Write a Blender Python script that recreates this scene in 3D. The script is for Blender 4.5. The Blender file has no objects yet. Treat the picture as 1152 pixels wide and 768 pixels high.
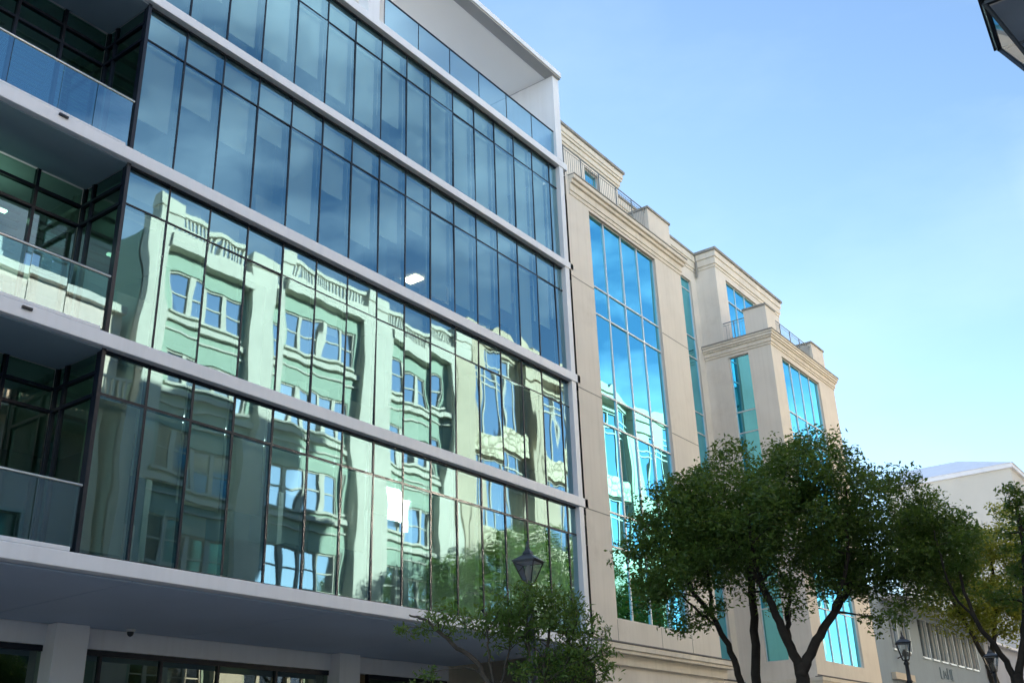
import bpy, math, random
import numpy as np
from mathutils import Vector, Matrix
R = math.radians
AZ, EL = 35, 15          # sun: bearing from +Y towards +X, height
C = bpy.context.scene
COL = C.collection
rng = random.Random(7)
nrg = np.random.default_rng(11)

# ------------------------------------------------------------------ materials
def mat(name):
    m = bpy.data.materials.new(name); m.use_nodes = True
    nt = m.node_tree; nt.nodes.clear()
    out = nt.nodes.new('ShaderNodeOutputMaterial')
    return m, nt, out
def N(nt, kind, **kw):
    n = nt.nodes.new(kind)
    for k, v in kw.items():
        if k in n.inputs: n.inputs[k].default_value = v
        else: setattr(n, k, v)
    return n
def surf(name, col, rough=.6, var=.10, scale=1.3, bump=0.0, bscale=40, stain=0.0, streak=0.0, metal=0.0, spec=.4, stain_col=None):
    """painted / rendered / stone surface with uneven tone, blotches and vertical weather streaks"""
    m, nt, out = mat(name); L = nt.links.new
    p = N(nt, 'ShaderNodeBsdfPrincipled'); p.inputs['Roughness'].default_value = rough
    p.inputs['Metallic'].default_value = metal; p.inputs['Specular IOR Level'].default_value = spec
    tc = N(nt, 'ShaderNodeTexCoord')
    n1 = N(nt, 'ShaderNodeTexNoise'); n1.inputs['Scale'].default_value = scale; n1.inputs['Detail'].default_value = 6
    L(tc.outputs['Object'], n1.inputs['Vector'])
    mr = N(nt, 'ShaderNodeMapRange'); mr.inputs['To Min'].default_value = 1-var; mr.inputs['To Max'].default_value = 1+var
    mr.inputs['From Min'].default_value = .3; mr.inputs['From Max'].default_value = .7
    L(n1.outputs['Fac'], mr.inputs['Value'])
    mul = N(nt, 'ShaderNodeVectorMath', operation='SCALE'); mul.inputs[0].default_value = col[:3]
    L(mr.outputs[0], mul.inputs['Scale'])
    last = mul.outputs[0]
    sc = stain_col or (col[0]*.45, col[1]*.42, col[2]*.40)
    if streak > 0:
        mp = N(nt, 'ShaderNodeMapping'); mp.inputs['Scale'].default_value = (5, 5, .22)
        L(tc.outputs['Object'], mp.inputs['Vector'])
        n2 = N(nt, 'ShaderNodeTexNoise'); n2.inputs['Scale'].default_value = 1.4; n2.inputs['Detail'].default_value = 5
        L(mp.outputs[0], n2.inputs['Vector'])
        r2 = N(nt, 'ShaderNodeMapRange'); r2.inputs['From Min'].default_value = .46; r2.inputs['From Max'].default_value = .8
        r2.inputs['To Max'].default_value = streak
        L(n2.outputs['Fac'], r2.inputs['Value'])
        mx = N(nt, 'ShaderNodeMix', data_type='RGBA'); L(r2.outputs[0], mx.inputs['Factor']); L(last, mx.inputs['A'])
        mx.inputs['B'].default_value = (*sc, 1); last = mx.outputs['Result']
    if stain > 0:
        n3 = N(nt, 'ShaderNodeTexNoise'); n3.inputs['Scale'].default_value = .55; n3.inputs['Detail'].default_value = 8; n3.inputs['Roughness'].default_value = .7
        L(tc.outputs['Object'], n3.inputs['Vector'])
        r3 = N(nt, 'ShaderNodeMapRange'); r3.inputs['From Min'].default_value = .55; r3.inputs['From Max'].default_value = .75
        r3.inputs['To Max'].default_value = stain
        L(n3.outputs['Fac'], r3.inputs['Value'])
        mx = N(nt, 'ShaderNodeMix', data_type='RGBA'); L(r3.outputs[0], mx.inputs['Factor']); L(last, mx.inputs['A'])
        mx.inputs['B'].default_value = (*sc, 1); last = mx.outputs['Result']
    L(last, p.inputs['Base Color'])
    if bump > 0:
        nb = N(nt, 'ShaderNodeTexNoise'); nb.inputs['Scale'].default_value = bscale; nb.inputs['Detail'].default_value = 4
        L(tc.outputs['Object'], nb.inputs['Vector'])
        b = N(nt, 'ShaderNodeBump'); b.inputs['Strength'].default_value = .6; b.inputs['Distance'].default_value = bump
        L(nb.outputs['Fac'], b.inputs['Height']); L(b.outputs[0], p.inputs['Normal'])
    L(p.outputs[0], out.inputs[0])
    return m
def glass(name, tint, rcol, base=.2, gain=1.3, wave=.0010, wscale=1.1, rough=0.0, ior=1.5):
    """coated float glass: a wavy mirror film over a tinted see-through body"""
    m, nt, out = mat(name); L = nt.links.new
    tc = N(nt, 'ShaderNodeTexCoord'); oi = N(nt, 'ShaderNodeObjectInfo')
    off = N(nt, 'ShaderNodeVectorMath', operation='SCALE'); off.inputs[0].default_value = (57, 31, 83)
    L(oi.outputs['Random'], off.inputs['Scale'])
    add = N(nt, 'ShaderNodeVectorMath', operation='ADD'); L(tc.outputs['Object'], add.inputs[0]); L(off.outputs[0], add.inputs[1])
    mp = N(nt, 'ShaderNodeMapping'); mp.inputs['Scale'].default_value = (1.5, 1.5, .8); L(add.outputs[0], mp.inputs['Vector'])
    nz = N(nt, 'ShaderNodeTexNoise'); nz.inputs['Scale'].default_value = wscale; nz.inputs['Detail'].default_value = 1.2; nz.inputs['Roughness'].default_value = .3
    L(mp.outputs[0], nz.inputs['Vector'])
    b = N(nt, 'ShaderNodeBump'); b.inputs['Strength'].default_value = 1; b.inputs['Distance'].default_value = wave
    L(nz.outputs['Fac'], b.inputs['Height'])
    fr = N(nt, 'ShaderNodeFresnel'); fr.inputs['IOR'].default_value = ior
    ma = N(nt, 'ShaderNodeMath', operation='MULTIPLY_ADD'); L(fr.outputs[0], ma.inputs[0]); ma.inputs[1].default_value = gain; ma.inputs[2].default_value = base; ma.use_clamp = True
    g = N(nt, 'ShaderNodeBsdfGlossy'); g.inputs['Roughness'].default_value = rough; g.inputs['Color'].default_value = (*rcol, 1); L(b.outputs[0], g.inputs['Normal'])
    t = N(nt, 'ShaderNodeBsdfTransparent'); t.inputs['Color'].default_value = (*tint, 1)
    mx = N(nt, 'ShaderNodeMixShader'); L(ma.outputs[0], mx.inputs[0]); L(t.outputs[0], mx.inputs[1]); L(g.outputs[0], mx.inputs[2])
    L(mx.outputs[0], out.inputs[0])
    return m
def emit(name, col, s):
    m, nt, out = mat(name); e = N(nt, 'ShaderNodeEmission'); e.inputs[0].default_value = (*col, 1); e.inputs[1].default_value = s
    nt.links.new(e.outputs[0], out.inputs[0]); return m
def leafmat(name, c1, c2, trans=.35, tcol=(.25, .4, .05)):
    m, nt, out = mat(name); L = nt.links.new
    tc = N(nt, 'ShaderNodeTexCoord')
    n1 = N(nt, 'ShaderNodeTexNoise'); n1.inputs['Scale'].default_value = 9; n1.inputs['Detail'].default_value = 3; L(tc.outputs['Object'], n1.inputs['Vector'])
    cr = N(nt, 'ShaderNodeValToRGB'); cr.color_ramp.elements[0].position = .35; cr.color_ramp.elements[1].position = .68
    cr.color_ramp.elements[0].color = (*c1, 1); cr.color_ramp.elements[1].color = (*c2, 1); L(n1.outputs['Fac'], cr.inputs[0])
    d = N(nt, 'ShaderNodeBsdfPrincipled'); d.inputs['Roughness'].default_value = .42; d.inputs['Specular IOR Level'].default_value = .35; L(cr.outputs[0], d.inputs['Base Color'])
    t = N(nt, 'ShaderNodeBsdfTranslucent'); t.inputs[0].default_value = (*tcol, 1)
    mx = N(nt, 'ShaderNodeMixShader'); mx.inputs[0].default_value = trans; L(d.outputs[0], mx.inputs[1]); L(t.outputs[0], mx.inputs[2]); L(mx.outputs[0], out.inputs[0])
    return m

M = {}
M['white'] = surf('white_paint', (.80, .85, .93), .45, .03, .8, streak=.10)
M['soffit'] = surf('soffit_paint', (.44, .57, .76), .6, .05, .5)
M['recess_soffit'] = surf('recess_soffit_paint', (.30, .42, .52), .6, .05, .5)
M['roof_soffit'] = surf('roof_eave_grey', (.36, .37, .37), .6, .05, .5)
M['portico'] = surf('portico_plaster', (.93, .93, .90), .7, .02, .4)
M['mullion'] = surf('dark_mullion', (.010, .016, .030), .35, .1, 3, metal=.2)
M['alum'] = surf('pale_aluminium', (.66, .70, .73), .35, .05, 3, metal=.35)
M['steel'] = surf('handrail_steel', (.62, .64, .66), .28, .05, 3, metal=.8)
M['office_glass'] = glass('office_glass', (.80, 1.0, 1.0), (.48, .83, .97), .285, 1.3, .0036, .9, rough=.016)
M['recess_glass'] = glass('recess_glass', (.24, .48, .38), (.75, .92, .9), .12, 1.3, .0016, .8)
M['rail_glass'] = glass('rail_glass', (.60, .84, .90), (.48, .80, 1.0), .26, 1.5, .0016, .9)
M['blue_glass'] = glass('blue_glass', (.05, .26, .36), (.24, .80, 1.0), .70, 1.3, .0050, .55)
M['plain_glass'] = glass('plain_glass', (.7, .8, .8), (.9, .95, 1), .16, 1.4, .0008, 1.0)
M['lamp_glass'] = glass('lantern_glass', (.86, .9, .93), (.9, .95, 1), .06, 1.2, .0004, 2.0)
M['opp_glass'] = glass('street_window_glass', (.25, .3, .32), (.8, .85, .88), .07, 1.0, .0012, 1.0, rough=.05)
M['bright_pane'] = surf('glint_mirror_metal', (.9, .88, .82), .16, .02, 2, metal=1)  # mirror metal for the panes that make the sun glint
def blindmat():
    m, nt, out = mat('blind_cloth'); d = N(nt, 'ShaderNodeBsdfDiffuse'); d.inputs[0].default_value = (.86, .88, .80, 1)
    t = N(nt, 'ShaderNodeBsdfTranslucent'); t.inputs[0].default_value = (.85, .9, .82, 1); mx = N(nt, 'ShaderNodeMixShader'); mx.inputs[0].default_value = .35
    nt.links.new(d.outputs[0], mx.inputs[1]); nt.links.new(t.outputs[0], mx.inputs[2]); nt.links.new(mx.outputs[0], out.inputs[0]); return m
M['blind'] = blindmat()
M['blind_backlight'] = emit('blind_backlight_glow', (.90, 1, .93), 1.5)
M['blind_backlight_low'] = emit('blind_backlight_glow', (.80, 1, .95), 1.5)  # glow of the fill strip added behind the lowest blinds

M['blindrail'] = surf('blind_rail', (.30, .33, .33), .5, .04, 2.5)
M['ceiling'] = surf('office_ceiling', (.80, .82, .78), .8, .04, 1)
M['inner'] = surf('office_inner_wall', (.45, .48, .46), .8, .25, .35)
M['carpet'] = surf('office_carpet', (.14, .15, .16), .9, .1, 2)
M['furn'] = surf('office_furniture', (.50, .50, .46), .6, .15, 1.5)
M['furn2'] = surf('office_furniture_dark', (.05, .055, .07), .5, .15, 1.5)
M['lit'] = emit('lit_ceiling_panel', (1, .80, .50), 2.6)
M['stucco'] = surf('beige_stucco', (.76, .725, .665), .85, .05, .7, bump=.004, bscale=60, stain=.30, streak=.15, stain_col=(.42, .38, .32))
M['moulding'] = surf('cream_moulding', (.76, .715, .635), .8, .06, 1.2, bump=.003, stain=.30, streak=.22, stain_col=(.33, .31, .26))
M['coping'] = surf('weathered_coping', (.30, .30, .285), .85, .18, 2.2, bump=.004, stain=.5, stain_col=(.11, .115, .11))
M['ledge'] = surf('sooty_ledge', (.15, .15, .16), .8, .2, 2.0, stain=.4, stain_col=(.06, .06, .07))
M['mint'] = surf('mint_render', (.34, .42, .33), .8, .05, .8, streak=.15)
M['trim'] = surf('white_trim', (.56, .51, .43), .7, .05, 1.0, streak=.15)
M['stone'] = surf('cream_stone', (.52, .42, .31), .8, .06, 1.0, bump=.004, streak=.12)
M['pink'] = surf('pale_pink_render', (.72, .56, .46), .85, .05, .8, streak=.12)
M['greywall'] = surf('grey_green_render', (.42, .48, .43), .85, .05, .8)
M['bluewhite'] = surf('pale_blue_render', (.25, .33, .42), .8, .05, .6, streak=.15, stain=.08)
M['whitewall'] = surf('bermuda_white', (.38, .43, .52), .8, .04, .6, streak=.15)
M['bermuda_letter'] = surf('letter_paint', (.19, .26, .32), .7, .05, 1)
M['rearwall'] = surf('pale_grey_render', (.56, .56, .53), .85, .06, .25, stain=.08)
M['whiteroof'] = surf('white_roof_slate', (.72, .76, .84), .6, .04, 1.0)
M['eave'] = surf('dark_eave_gutter', (.10, .105, .11), .6, .1, 2)
M['darkglassroom'] = surf('room_dark', (.03, .035, .04), .9, .1, 1)
M['asphalt'] = surf('asphalt', (.05, .05, .052), .9, .2, 1.5, bump=.006, bscale=90)
M['pave'] = surf('paving', (.33, .30, .27), .9, .12, 1.2, bump=.004)
M['kerb'] = surf('kerb_stone', (.42, .41, .39), .85, .1, 2)
M['paint'] = surf('road_paint', (.75, .75, .70), .7, .1, 3)
M['earth'] = surf('ground_far', (.12, .13, .09), .95, .2, .05)
M['iron'] = surf('black_iron', (.035, .042, .052), .38, .2, 8, spec=.5)
M['enamel'] = surf('added_reflector_white', (.80, .86, .95), .4, .1, 6)
M['rail_iron'] = surf('grey_rail_paint', (.22, .25, .27), .5, .1, 5)
M['bark'] = surf('bark', (.040, .034, .028), .92, .3, 6, bump=.01, bscale=30)
M['bark2'] = surf('pale_bark', (.085, .072, .058), .92, .3, 6, bump=.008, bscale=30)
M['leafA'] = leafmat('leaf_dark', (.036, .088, .020), (.115, .185, .04), .33, (.26, .40, .06))
M['leafB'] = leafmat('leaf_bright', (.09, .13, .02), (.20, .25, .04), .45, (.50, .52, .08))
M['leafC'] = leafmat('leaf_narrow', (.045, .10, .024), (.13, .21, .05), .36, (.30, .46, .08))
def carve_mat():
    m, nt, out = mat('carved_stone'); L = nt.links.new
    tc = N(nt, 'ShaderNodeTexCoord'); v = N(nt, 'ShaderNodeTexVoronoi', feature='DISTANCE_TO_EDGE'); v.inputs['Scale'].default_value = 2.6
    nz = N(nt, 'ShaderNodeTexNoise'); nz.inputs['Scale'].default_value = 2.2; L(tc.outputs['Object'], nz.inputs['Vector'])
    mx = N(nt, 'ShaderNodeMix', data_type='VECTOR'); mx.inputs['Factor'].default_value = .35
    L(tc.outputs['Object'], mx.inputs['A']); L(nz.outputs['Color'], mx.inputs['B']); L(mx.outputs['Result'], v.inputs['Vector'])
    cr = N(nt, 'ShaderNodeValToRGB'); cr.color_ramp.elements[0].color = (.22, .17, .10, 1); cr.color_ramp.elements[1].position = .13; cr.color_ramp.elements[1].color = (.74, .65, .47, 1)
    L(v.outputs['Distance'], cr.inputs[0])
    p = N(nt, 'ShaderNodeBsdfPrincipled'); p.inputs['Roughness'].default_value = .85; L(cr.outputs[0], p.inputs['Base Color'])
    b = N(nt, 'ShaderNodeBump'); b.inputs['Distance'].default_value = .08; L(v.outputs['Distance'], b.inputs['Height']); L(b.outputs[0], p.inputs['Normal'])
    L(p.outputs[0], out.inputs[0]); return m
M['carve'] = carve_mat()

# ------------------------------------------------------------------ mesh helpers
class MB:
    def __init__(s): s.v = []; s.f = []
    def quad(s, a, b, c, d):
        i = len(s.v); s.v += [a, b, c, d]; s.f.append((i, i+1, i+2, i+3)); return s
    def tri(s, a, b, c):
        i = len(s.v); s.v += [a, b, c]; s.f.append((i, i+1, i+2)); return s
    def box(s, x0, y0, z0, x1, y1, z1):
        i = len(s.v)
        s.v += [(x0,y0,z0),(x1,y0,z0),(x1,y1,z0),(x0,y1,z0),(x0,y0,z1),(x1,y0,z1),(x1,y1,z1),(x0,y1,z1)]
        s.f += [(i,i+3,i+2,i+1),(i+4,i+5,i+6,i+7),(i,i+1,i+5,i+4),(i+1,i+2,i+6,i+5),(i+2,i+3,i+7,i+6),(i+3,i,i+4,i+7)]
        return s
    def tube(s, pts, rad, n=8, cap=True):
        pts = [Vector(p) for p in pts]
        if not isinstance(rad, (list, tuple)): rad = [rad]*len(pts)
        base = len(s.v); prev = None
        for k, p in enumerate(pts):
            d = (pts[min(k+1, len(pts)-1)] - pts[max(k-1, 0)])
            d = d.normalized() if d.length > 1e-9 else Vector((0, 0, 1))
            if prev is None: a = d.orthogonal().normalized()
            else: a = (prev - d*prev.dot(d)); a = a.normalized() if a.length > 1e-6 else d.orthogonal().normalized()
            prev = a; b = d.cross(a)
            for j in range(n):
                t = 2*math.pi*j/n; q = p + (a*math.cos(t)+b*math.sin(t))*rad[k]; s.v.append(tuple(q))
        for k in range(len(pts)-1):
            for j in range(n):
                o = base+k*n; s.f.append((o+j, o+(j+1) % n, o+n+(j+1) % n, o+n+j))
        if cap:
            s.f.append(tuple(base+j for j in range(n))[::-1]); o = base+(len(pts)-1)*n; s.f.append(tuple(o+j for j in range(n)))
        return s
    def lathe(s, cx, cy, prof, n=12, rot=0.0):
        base = len(s.v)
        for r, z in prof:
            for j in range(n):
                t = 2*math.pi*j/n+rot; s.v.append((cx+r*math.cos(t), cy+r*math.sin(t), z))
        for k in range(len(prof)-1):
            for j in range(n):
                o = base+k*n; s.f.append((o+j, o+(j+1) % n, o+n+(j+1) % n, o+n+j))
        s.f.append(tuple(base+j for j in range(n))[::-1]); o = base+(len(prof)-1)*n; s.f.append(tuple(o+j for j in range(n)))
        return s
    def prism(s, pts2, axis, a0, a1):
        """extrude a closed 2-D profile along an axis ('x': pts are (y,z); 'y': pts are (x,z))"""
        n = len(pts2); i = len(s.v)
        for a in (a0, a1):
            for p, q in pts2: s.v.append((a, p, q) if axis == 'x' else (p, a, q))
        for j in range(n): k = (j+1) % n; s.f.append((i+j, i+k, i+n+k, i+n+j))
        s.f.append(tuple(i+j for j in range(n))[::-1]); s.f.append(tuple(i+n+j for j in range(n)))
        return s
    def build(s, name, m, parent=None, smooth=False, bevel=0):
        me = bpy.data.meshes.new(name); me.from_pydata(s.v, [], s.f); me.update()
        me.materials.append(m); o = bpy.data.objects.new(name, me); COL.objects.link(o)
        if parent is not None:
            o.parent = parent; o.matrix_parent_inverse = Matrix.Identity(4)
            off = world_off(parent)
            if off.length > 0: me.transform(Matrix.Translation(-off))
        if smooth:
            for p in me.polygons: p.use_smooth = True
        if bevel:
            md = o.modifiers.new('bevel', 'BEVEL'); md.width = bevel; md.segments = 2; md.limit_method = 'ANGLE'
        return o
OFF = {}
def world_off(p):
    v = Vector((0, 0, 0))
    while p is not None: v += p.location; p = p.parent
    return v
def thing(name, label, cat, loc=(0, 0, 0), group=None):
    o = bpy.data.objects.new(name, None); COL.objects.link(o); o.location = loc; o.empty_display_size = .3
    o['label'] = label; o['category'] = cat
    if group: o['group'] = group
    return o
def structure(o): o['kind'] = 'structure'; return o

# wall with rectangular openings in a plane; ax='x': plane y=const spanning x,z; ax='y': plane x=const spanning y,z
def holed(mb, ax, c, a0, a1, z0, z1, holes, depth=.18, sgn=1):
    xs = sorted({a0, a1, *[h[0] for h in holes], *[h[2] for h in holes]}); zs = sorted({z0, z1, *[h[1] for h in holes], *[h[3] for h in holes]})
    xs = [x for x in xs if a0 <= x <= a1]; zs = [z for z in zs if z0 <= z <= z1]
    P = (lambda a, d, z: (a, c+d*sgn, z)) if ax == 'x' else (lambda a, d, z: (c+d*sgn, a, z))
    for i in range(len(xs)-1):
        for j in range(len(zs)-1):
            mx, mz = (xs[i]+xs[i+1])/2, (zs[j]+zs[j+1])/2
            if any(h[0] < mx < h[2] and h[1] < mz < h[3] for h in holes): continue
            mb.quad(P(xs[i], 0, zs[j]), P(xs[i+1], 0, zs[j]), P(xs[i+1], 0, zs[j+1]), P(xs[i], 0, zs[j+1]))
    for h in holes:
        x0, b0, x1, b1 = h
        mb.quad(P(x0,0,b0), P(x0,depth,b0), P(x0,depth,b1), P(x0,0,b1)); mb.quad(P(x1,0,b0), P(x1,0,b1), P(x1,depth,b1), P(x1,depth,b0))
        mb.quad(P(x0,0,b0), P(x1,0,b0), P(x1,depth,b0), P(x0,depth,b0)); mb.quad(P(x0,0,b1), P(x0,depth,b1), P(x1,depth,b1), P(x1,0,b1))
    return mb

def tilted_pane(mb, x0, x1, z0, z1, y, amt=.0):
    """one sheet of glass in the x-z plane, leaning a hair out of true"""
    a = rng.uniform(-amt, amt); b = rng.uniform(-amt, amt); w = (x1-x0)/2; h = (z1-z0)/2
    mb.quad((x0, y-a*w-b*h, z0), (x1, y+a*w-b*h, z0), (x1, y+a*w+b*h, z1), (x0, y-a*w+b*h, z1))

# ================================================================== GROUND
far = MB().quad((-900, -900, -.02), (1200, -900, -.02), (1200, 1200, -.02), (-900, 1200, -.02)).build('ground', M['earth']); structure(far)
structure(MB().box(-60, .8, -.016, 160, 5.8, .0).build('road', M['asphalt']))
pv = MB().box(-60, -5.2, -.01, 160, .62, .12).build('pavement', M['pave']); structure(pv)
pv = MB().box(-60, 5.98, -.01, 160, 24.0, .12).build('pavement', M['pave']); structure(pv)
kb = MB()
for i in range(-20, 60):
    kb.box(i*1.6, .62, -.012, i*1.6+1.59, .80, .125); kb.box(i*1.6, 5.80, -.012, i*1.6+1.59, 5.98, .125)
structure(kb.build('kerb', M['kerb']))
ln = MB()
for i in range(-12, 40): ln.quad((i*3.6, 3.25, .004), (i*3.6+1.8, 3.25, .004), (i*3.6+1.8, 3.36, .004), (i*3.6, 3.36, .004))
structure(ln.build('road_marking', M['paint']))

# ================================================================== GLASS OFFICE BUILDING
ob = thing('office_building', 'modern glass curtain-wall office block with white floor bands and corner balconies', 'office building', (9.45, 15.6, 0))
GX = [9.45+.995*k for k in range(16)]; GX[15] = 24.36; GX.append(24.98)
GY = 15.77
LEV = [(5.36, 9.02), (9.29, 12.89), (13.16, 16.77), (17.0, 20.52)]
XL = 1.6                       # left end of the modelled part of the block
# floor bands
for z0, z1, kerb in [(5.10, 5.36, 5.44), (9.02, 9.29, 9.36), (12.89, 13.16, 13.21), (16.77, 17.0, 17.05), (20.52, 20.77, 20.80)]:
    mb = MB(); mb.box(XL, 15.6, z0, 25.22, 22.5, z1)
    if z0 < 20: mb.box(XL, 15.603, z1, 9.25, 15.80, kerb)
    mb.build('floor_band', M['white'], ob, bevel=.012)
# dark recess soffits above the balconies (painted underside boards)
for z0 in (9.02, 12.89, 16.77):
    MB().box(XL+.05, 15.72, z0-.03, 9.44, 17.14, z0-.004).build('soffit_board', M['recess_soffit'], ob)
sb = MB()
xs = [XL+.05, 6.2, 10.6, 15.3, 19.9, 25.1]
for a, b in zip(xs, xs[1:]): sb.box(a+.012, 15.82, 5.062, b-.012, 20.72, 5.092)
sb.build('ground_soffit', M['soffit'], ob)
# right end frame
mb = MB()
for (z0, z1) in [(5.362, 9.018), (9.292, 12.888), (13.162, 16.768), (17.002, 20.518)]: mb.box(24.77, 15.63, z0, 25.0, 16.2, z1)
mb.build('end_frame', M['white'], ob)
# blinds chosen by what hangs in each bay of the photograph: fraction of the lower sheet covered, upper sheet covered
BL = {0: [(.93, 1), (.42, 1), (.55, 1), (.50, .86), (.30, .9), (.05, 1), (.62, 1), (.25, .8), (.1, 0), (.5, 0), (.75, 0), (.12, 1), (.95, 1), (.95, 1), (.95, 1), (.95, 1)],
      1: [(.05, .6), (0, .5), (0, .6), (.1, .9), (0, 1), (.3, .8), (0, .9), (0, .3), (0, 1), (0, .5), (0, .2), (0, .9), (.2, 1), (0, 1), (.1, .8), (0, 1)],
      2: [(.62, 1), (.28, 1), (.45, 1), (.2, .9), (.75, 1), (.35, 1), (.7, 1), (.5, 1), (.25, 1), (.82, 1), (.8, 1), (.75, 1), (.55, 1), (.9, 1), (.5, 1), (.35, 1)],
      3: [(.7, 1), (.5, 1), (.75, 1), (.7, 1), (.62, 1), (.68, 1), (.8, 1), (.6, 1), (.9, 1), (.92, 1), (.85, 1), (.9, 1), (.95, 1), (.9, 1), (.85, 1), (.95, 1)]}
for li, (z0, z1) in enumerate(LEV):
    zt = z1-.82
    for k in range(16):
        x0, x1 = GX[k], GX[k+1]
        fr = MB(); w = .025 if li == 0 else .017
        fr.box(x0-w, GY+.004, z0, x0+w, GY+.13, z1)
        hz = .026 if li == 0 else .016; fr.box(x0+w, GY+.006, zt-hz, x1-w, GY+.10, zt+hz)
        fr.box(x0+w, GY-.015, z0, x1-w, GY+.10, z0+.05); fr.box(x0+w, GY-.015, z1-.05, x1-w, GY+.10, z1-.003)
        W = fr.build('window', M['mullion'], ob)
        g = MB(); tilted_pane(g, x0+w, x1-w, zt+.016, z1-.05, GY+.02, .009); tilted_pane(g, x0+w, x1-w, z0+.05, zt-.016, GY+.02, .009)
        g.build('pane', M['office_glass'], W)
        lo, up = BL[li][k]
        if li == 0: up = 1
        lo = max(0, min(1, lo+rng.uniform(-.03, .03)))
        b = MB(); yb = GY+.22
        if up > .05: e = .012 if li == 0 else .07; b.box(x0+e, yb, z1-.06-(.74*up), x1-e, yb+.012, z1-.06)
        if lo > .02:
            h = (zt-.03-z0)*lo; e = .012 if li == 0 else .07; b.box(x0+e, yb+.02, zt-.06-h, x1-e, yb+.032, zt+.03)
        if b.v:
            bo = b.build('blind', M['blind'], W)
    # interior of the floor
    if li == 0: MB().box(11.6, 17.2, z1-.20, 24.6, 17.5, z1-.165).build('ceiling_or_fill_light', M['blind_backlight_low'], ob)  # added glowing strip, hidden by the blinds, to backlight them
    MB().box(9.7, 22.0, z0, 24.9, 22.15, z1).build('inner_wall', M['inner'], ob)
    it = MB().box(9.65, 16.3, z1-.16, 24.9, 21.9, z1-.05); it.build('ceiling', M['ceiling'], ob)
    MB().box(9.6, 16.1, z0, 24.9, 21.95, z0+.03).build('carpet', M['carpet'], ob)
    pt = MB()
    for xx in (12.3, 15.8, 20.2, 23.1): pt.box(xx, 18.6+rng.uniform(-.6, .9), z0+.03, xx+.14, 21.9, z1-.17)
    for xx in (13.9, 18.0, 22.0): pt.box(xx, 17.4, z0+.03, xx+.45, 17.85, z1-.17)
    pt.build('partition', M['inner'], ob)
    ft = MB(); fd = MB()
    for xx in np.arange(10.0, 24, 1.55):
        q = rng.random()
        if q < .45: ft.box(xx, 16.45, z0+.03, xx+.95, 16.95, z0+rng.uniform(.7, 1.35))
        elif q < .8: fd.box(xx, 16.6, z0+.03, xx+.5, 17.0, z0+rng.uniform(.8, 1.2))
    if ft.v: ft.build('cabinet', M['furn'], ob)
    if fd.v: fd.build('office_chair', M['furn2'], ob)
# lit ceiling panels seen through the glass
for x, y, z in [(21.9, 19.4, 16.60)]:
    MB().box(x, y, z-.03, x+.38, y+.6, z-.005).build('ceiling_or_fill_light', M['lit'], ob)
# return walls of the glazed bay and recessed balcony glazing
RX = [9.44, 8.47, 7.50, 6.53, 5.56, 4.59, 3.62]
for li, (z0, z1) in enumerate(LEV):
    fr = MB(); zs = [z0, z1-.85, z1-.42, z1]
    for y in (15.79, 16.86, 17.16): fr.box(9.42, y-.03, z0, 9.50, y+.03, z1)
    for z in zs[1:3]: fr.box(9.41, 15.825, z-.03, 9.49, 17.12, z+.03)
    fr.box(9.40, 15.70, z0, 9.475, 15.755, z1)
    W = fr.build('side_window', M['mullion'], ob)
    g = MB()
    for a, b in zip(zs, zs[1:]):
        for (ya, yb2) in ((15.82, 16.83), (16.89, 17.13)): g.quad((9.46, ya, a+.03), (9.46, ya, b-.03), (9.46, yb2, b-.03), (9.46, yb2, a+.03))
    g.build('pane', M['recess_glass'], W)
    for k in range(len(RX)-1):
        x1, x0 = RX[k], RX[k+1]
        fr = MB()
        fr.box(x0-.03, 17.15, z0, x0+.03, 17.27, z1)
        for z in zs[1:3]: fr.box(x0+.03, 17.16, z-.03, x1-.03, 17.26, z+.03)
        W = fr.build('balcony_window', M['mullion'], ob)
        g = MB()
        for a, b in zip(zs, zs[1:]): tilted_pane(g, x0+.03, x1-.03, a+.03, b-.03, 17.2, .003)
        g.build('pane', M['recess_glass'], W)
    MB().box(XL, 20.2, z0, 9.35, 20.3, z1-.04).build('inner_wall', M['inner'], ob)
    if li == 1:
        MB().box(5.0, 17.9, z1-.75, 8.35, 18.0, z1-.70).build('ceiling_or_fill_light', emit('tube_light', (.9, 1, .85), 1.6), ob)
    # slatted blind just inside
    if li in (1, 2):
        s = MB()
        for kk in range(4):
            for jj in range(7): s.box(RX[kk+1]+.08, 17.42, z1-.95-jj*.17, RX[kk]-.08, 17.50, z1-.93-jj*.17)
        s.build('slat_blind', M['furn'], ob)
    # balcony rail
    if li < 3:
        zb = {0: 5.44, 1: 9.36, 2: 13.21}[li]; zt = {0: 6.50, 1: 10.41, 2: 14.27}[li]
        r = MB().tube([(XL, 15.70, zt), (9.36, 15.70, zt)], .028, 10)
        H = r.build('handrail', M['steel'], ob, smooth=True)
        js = [9.34, 8.57, 7.87, 6.89, 5.9, 4.9, 3.9, 2.9]
        g = MB()
        for a, b in zip(js, js[1:]): tilted_pane(g, b+.008, a-.008, zb, zt-.02, 15.70, .003)
        g.build('balustrade_glass', M['rail_glass'], ob)
# overflow outlets in the bands
for x, z in [(7.95, 13.10), (7.88, 9.21)]:
    MB().box(x-.09, 15.56, z-.02, x+.09, 15.62, z+.02).build('overflow_spout', M['mullion'], ob)
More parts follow.
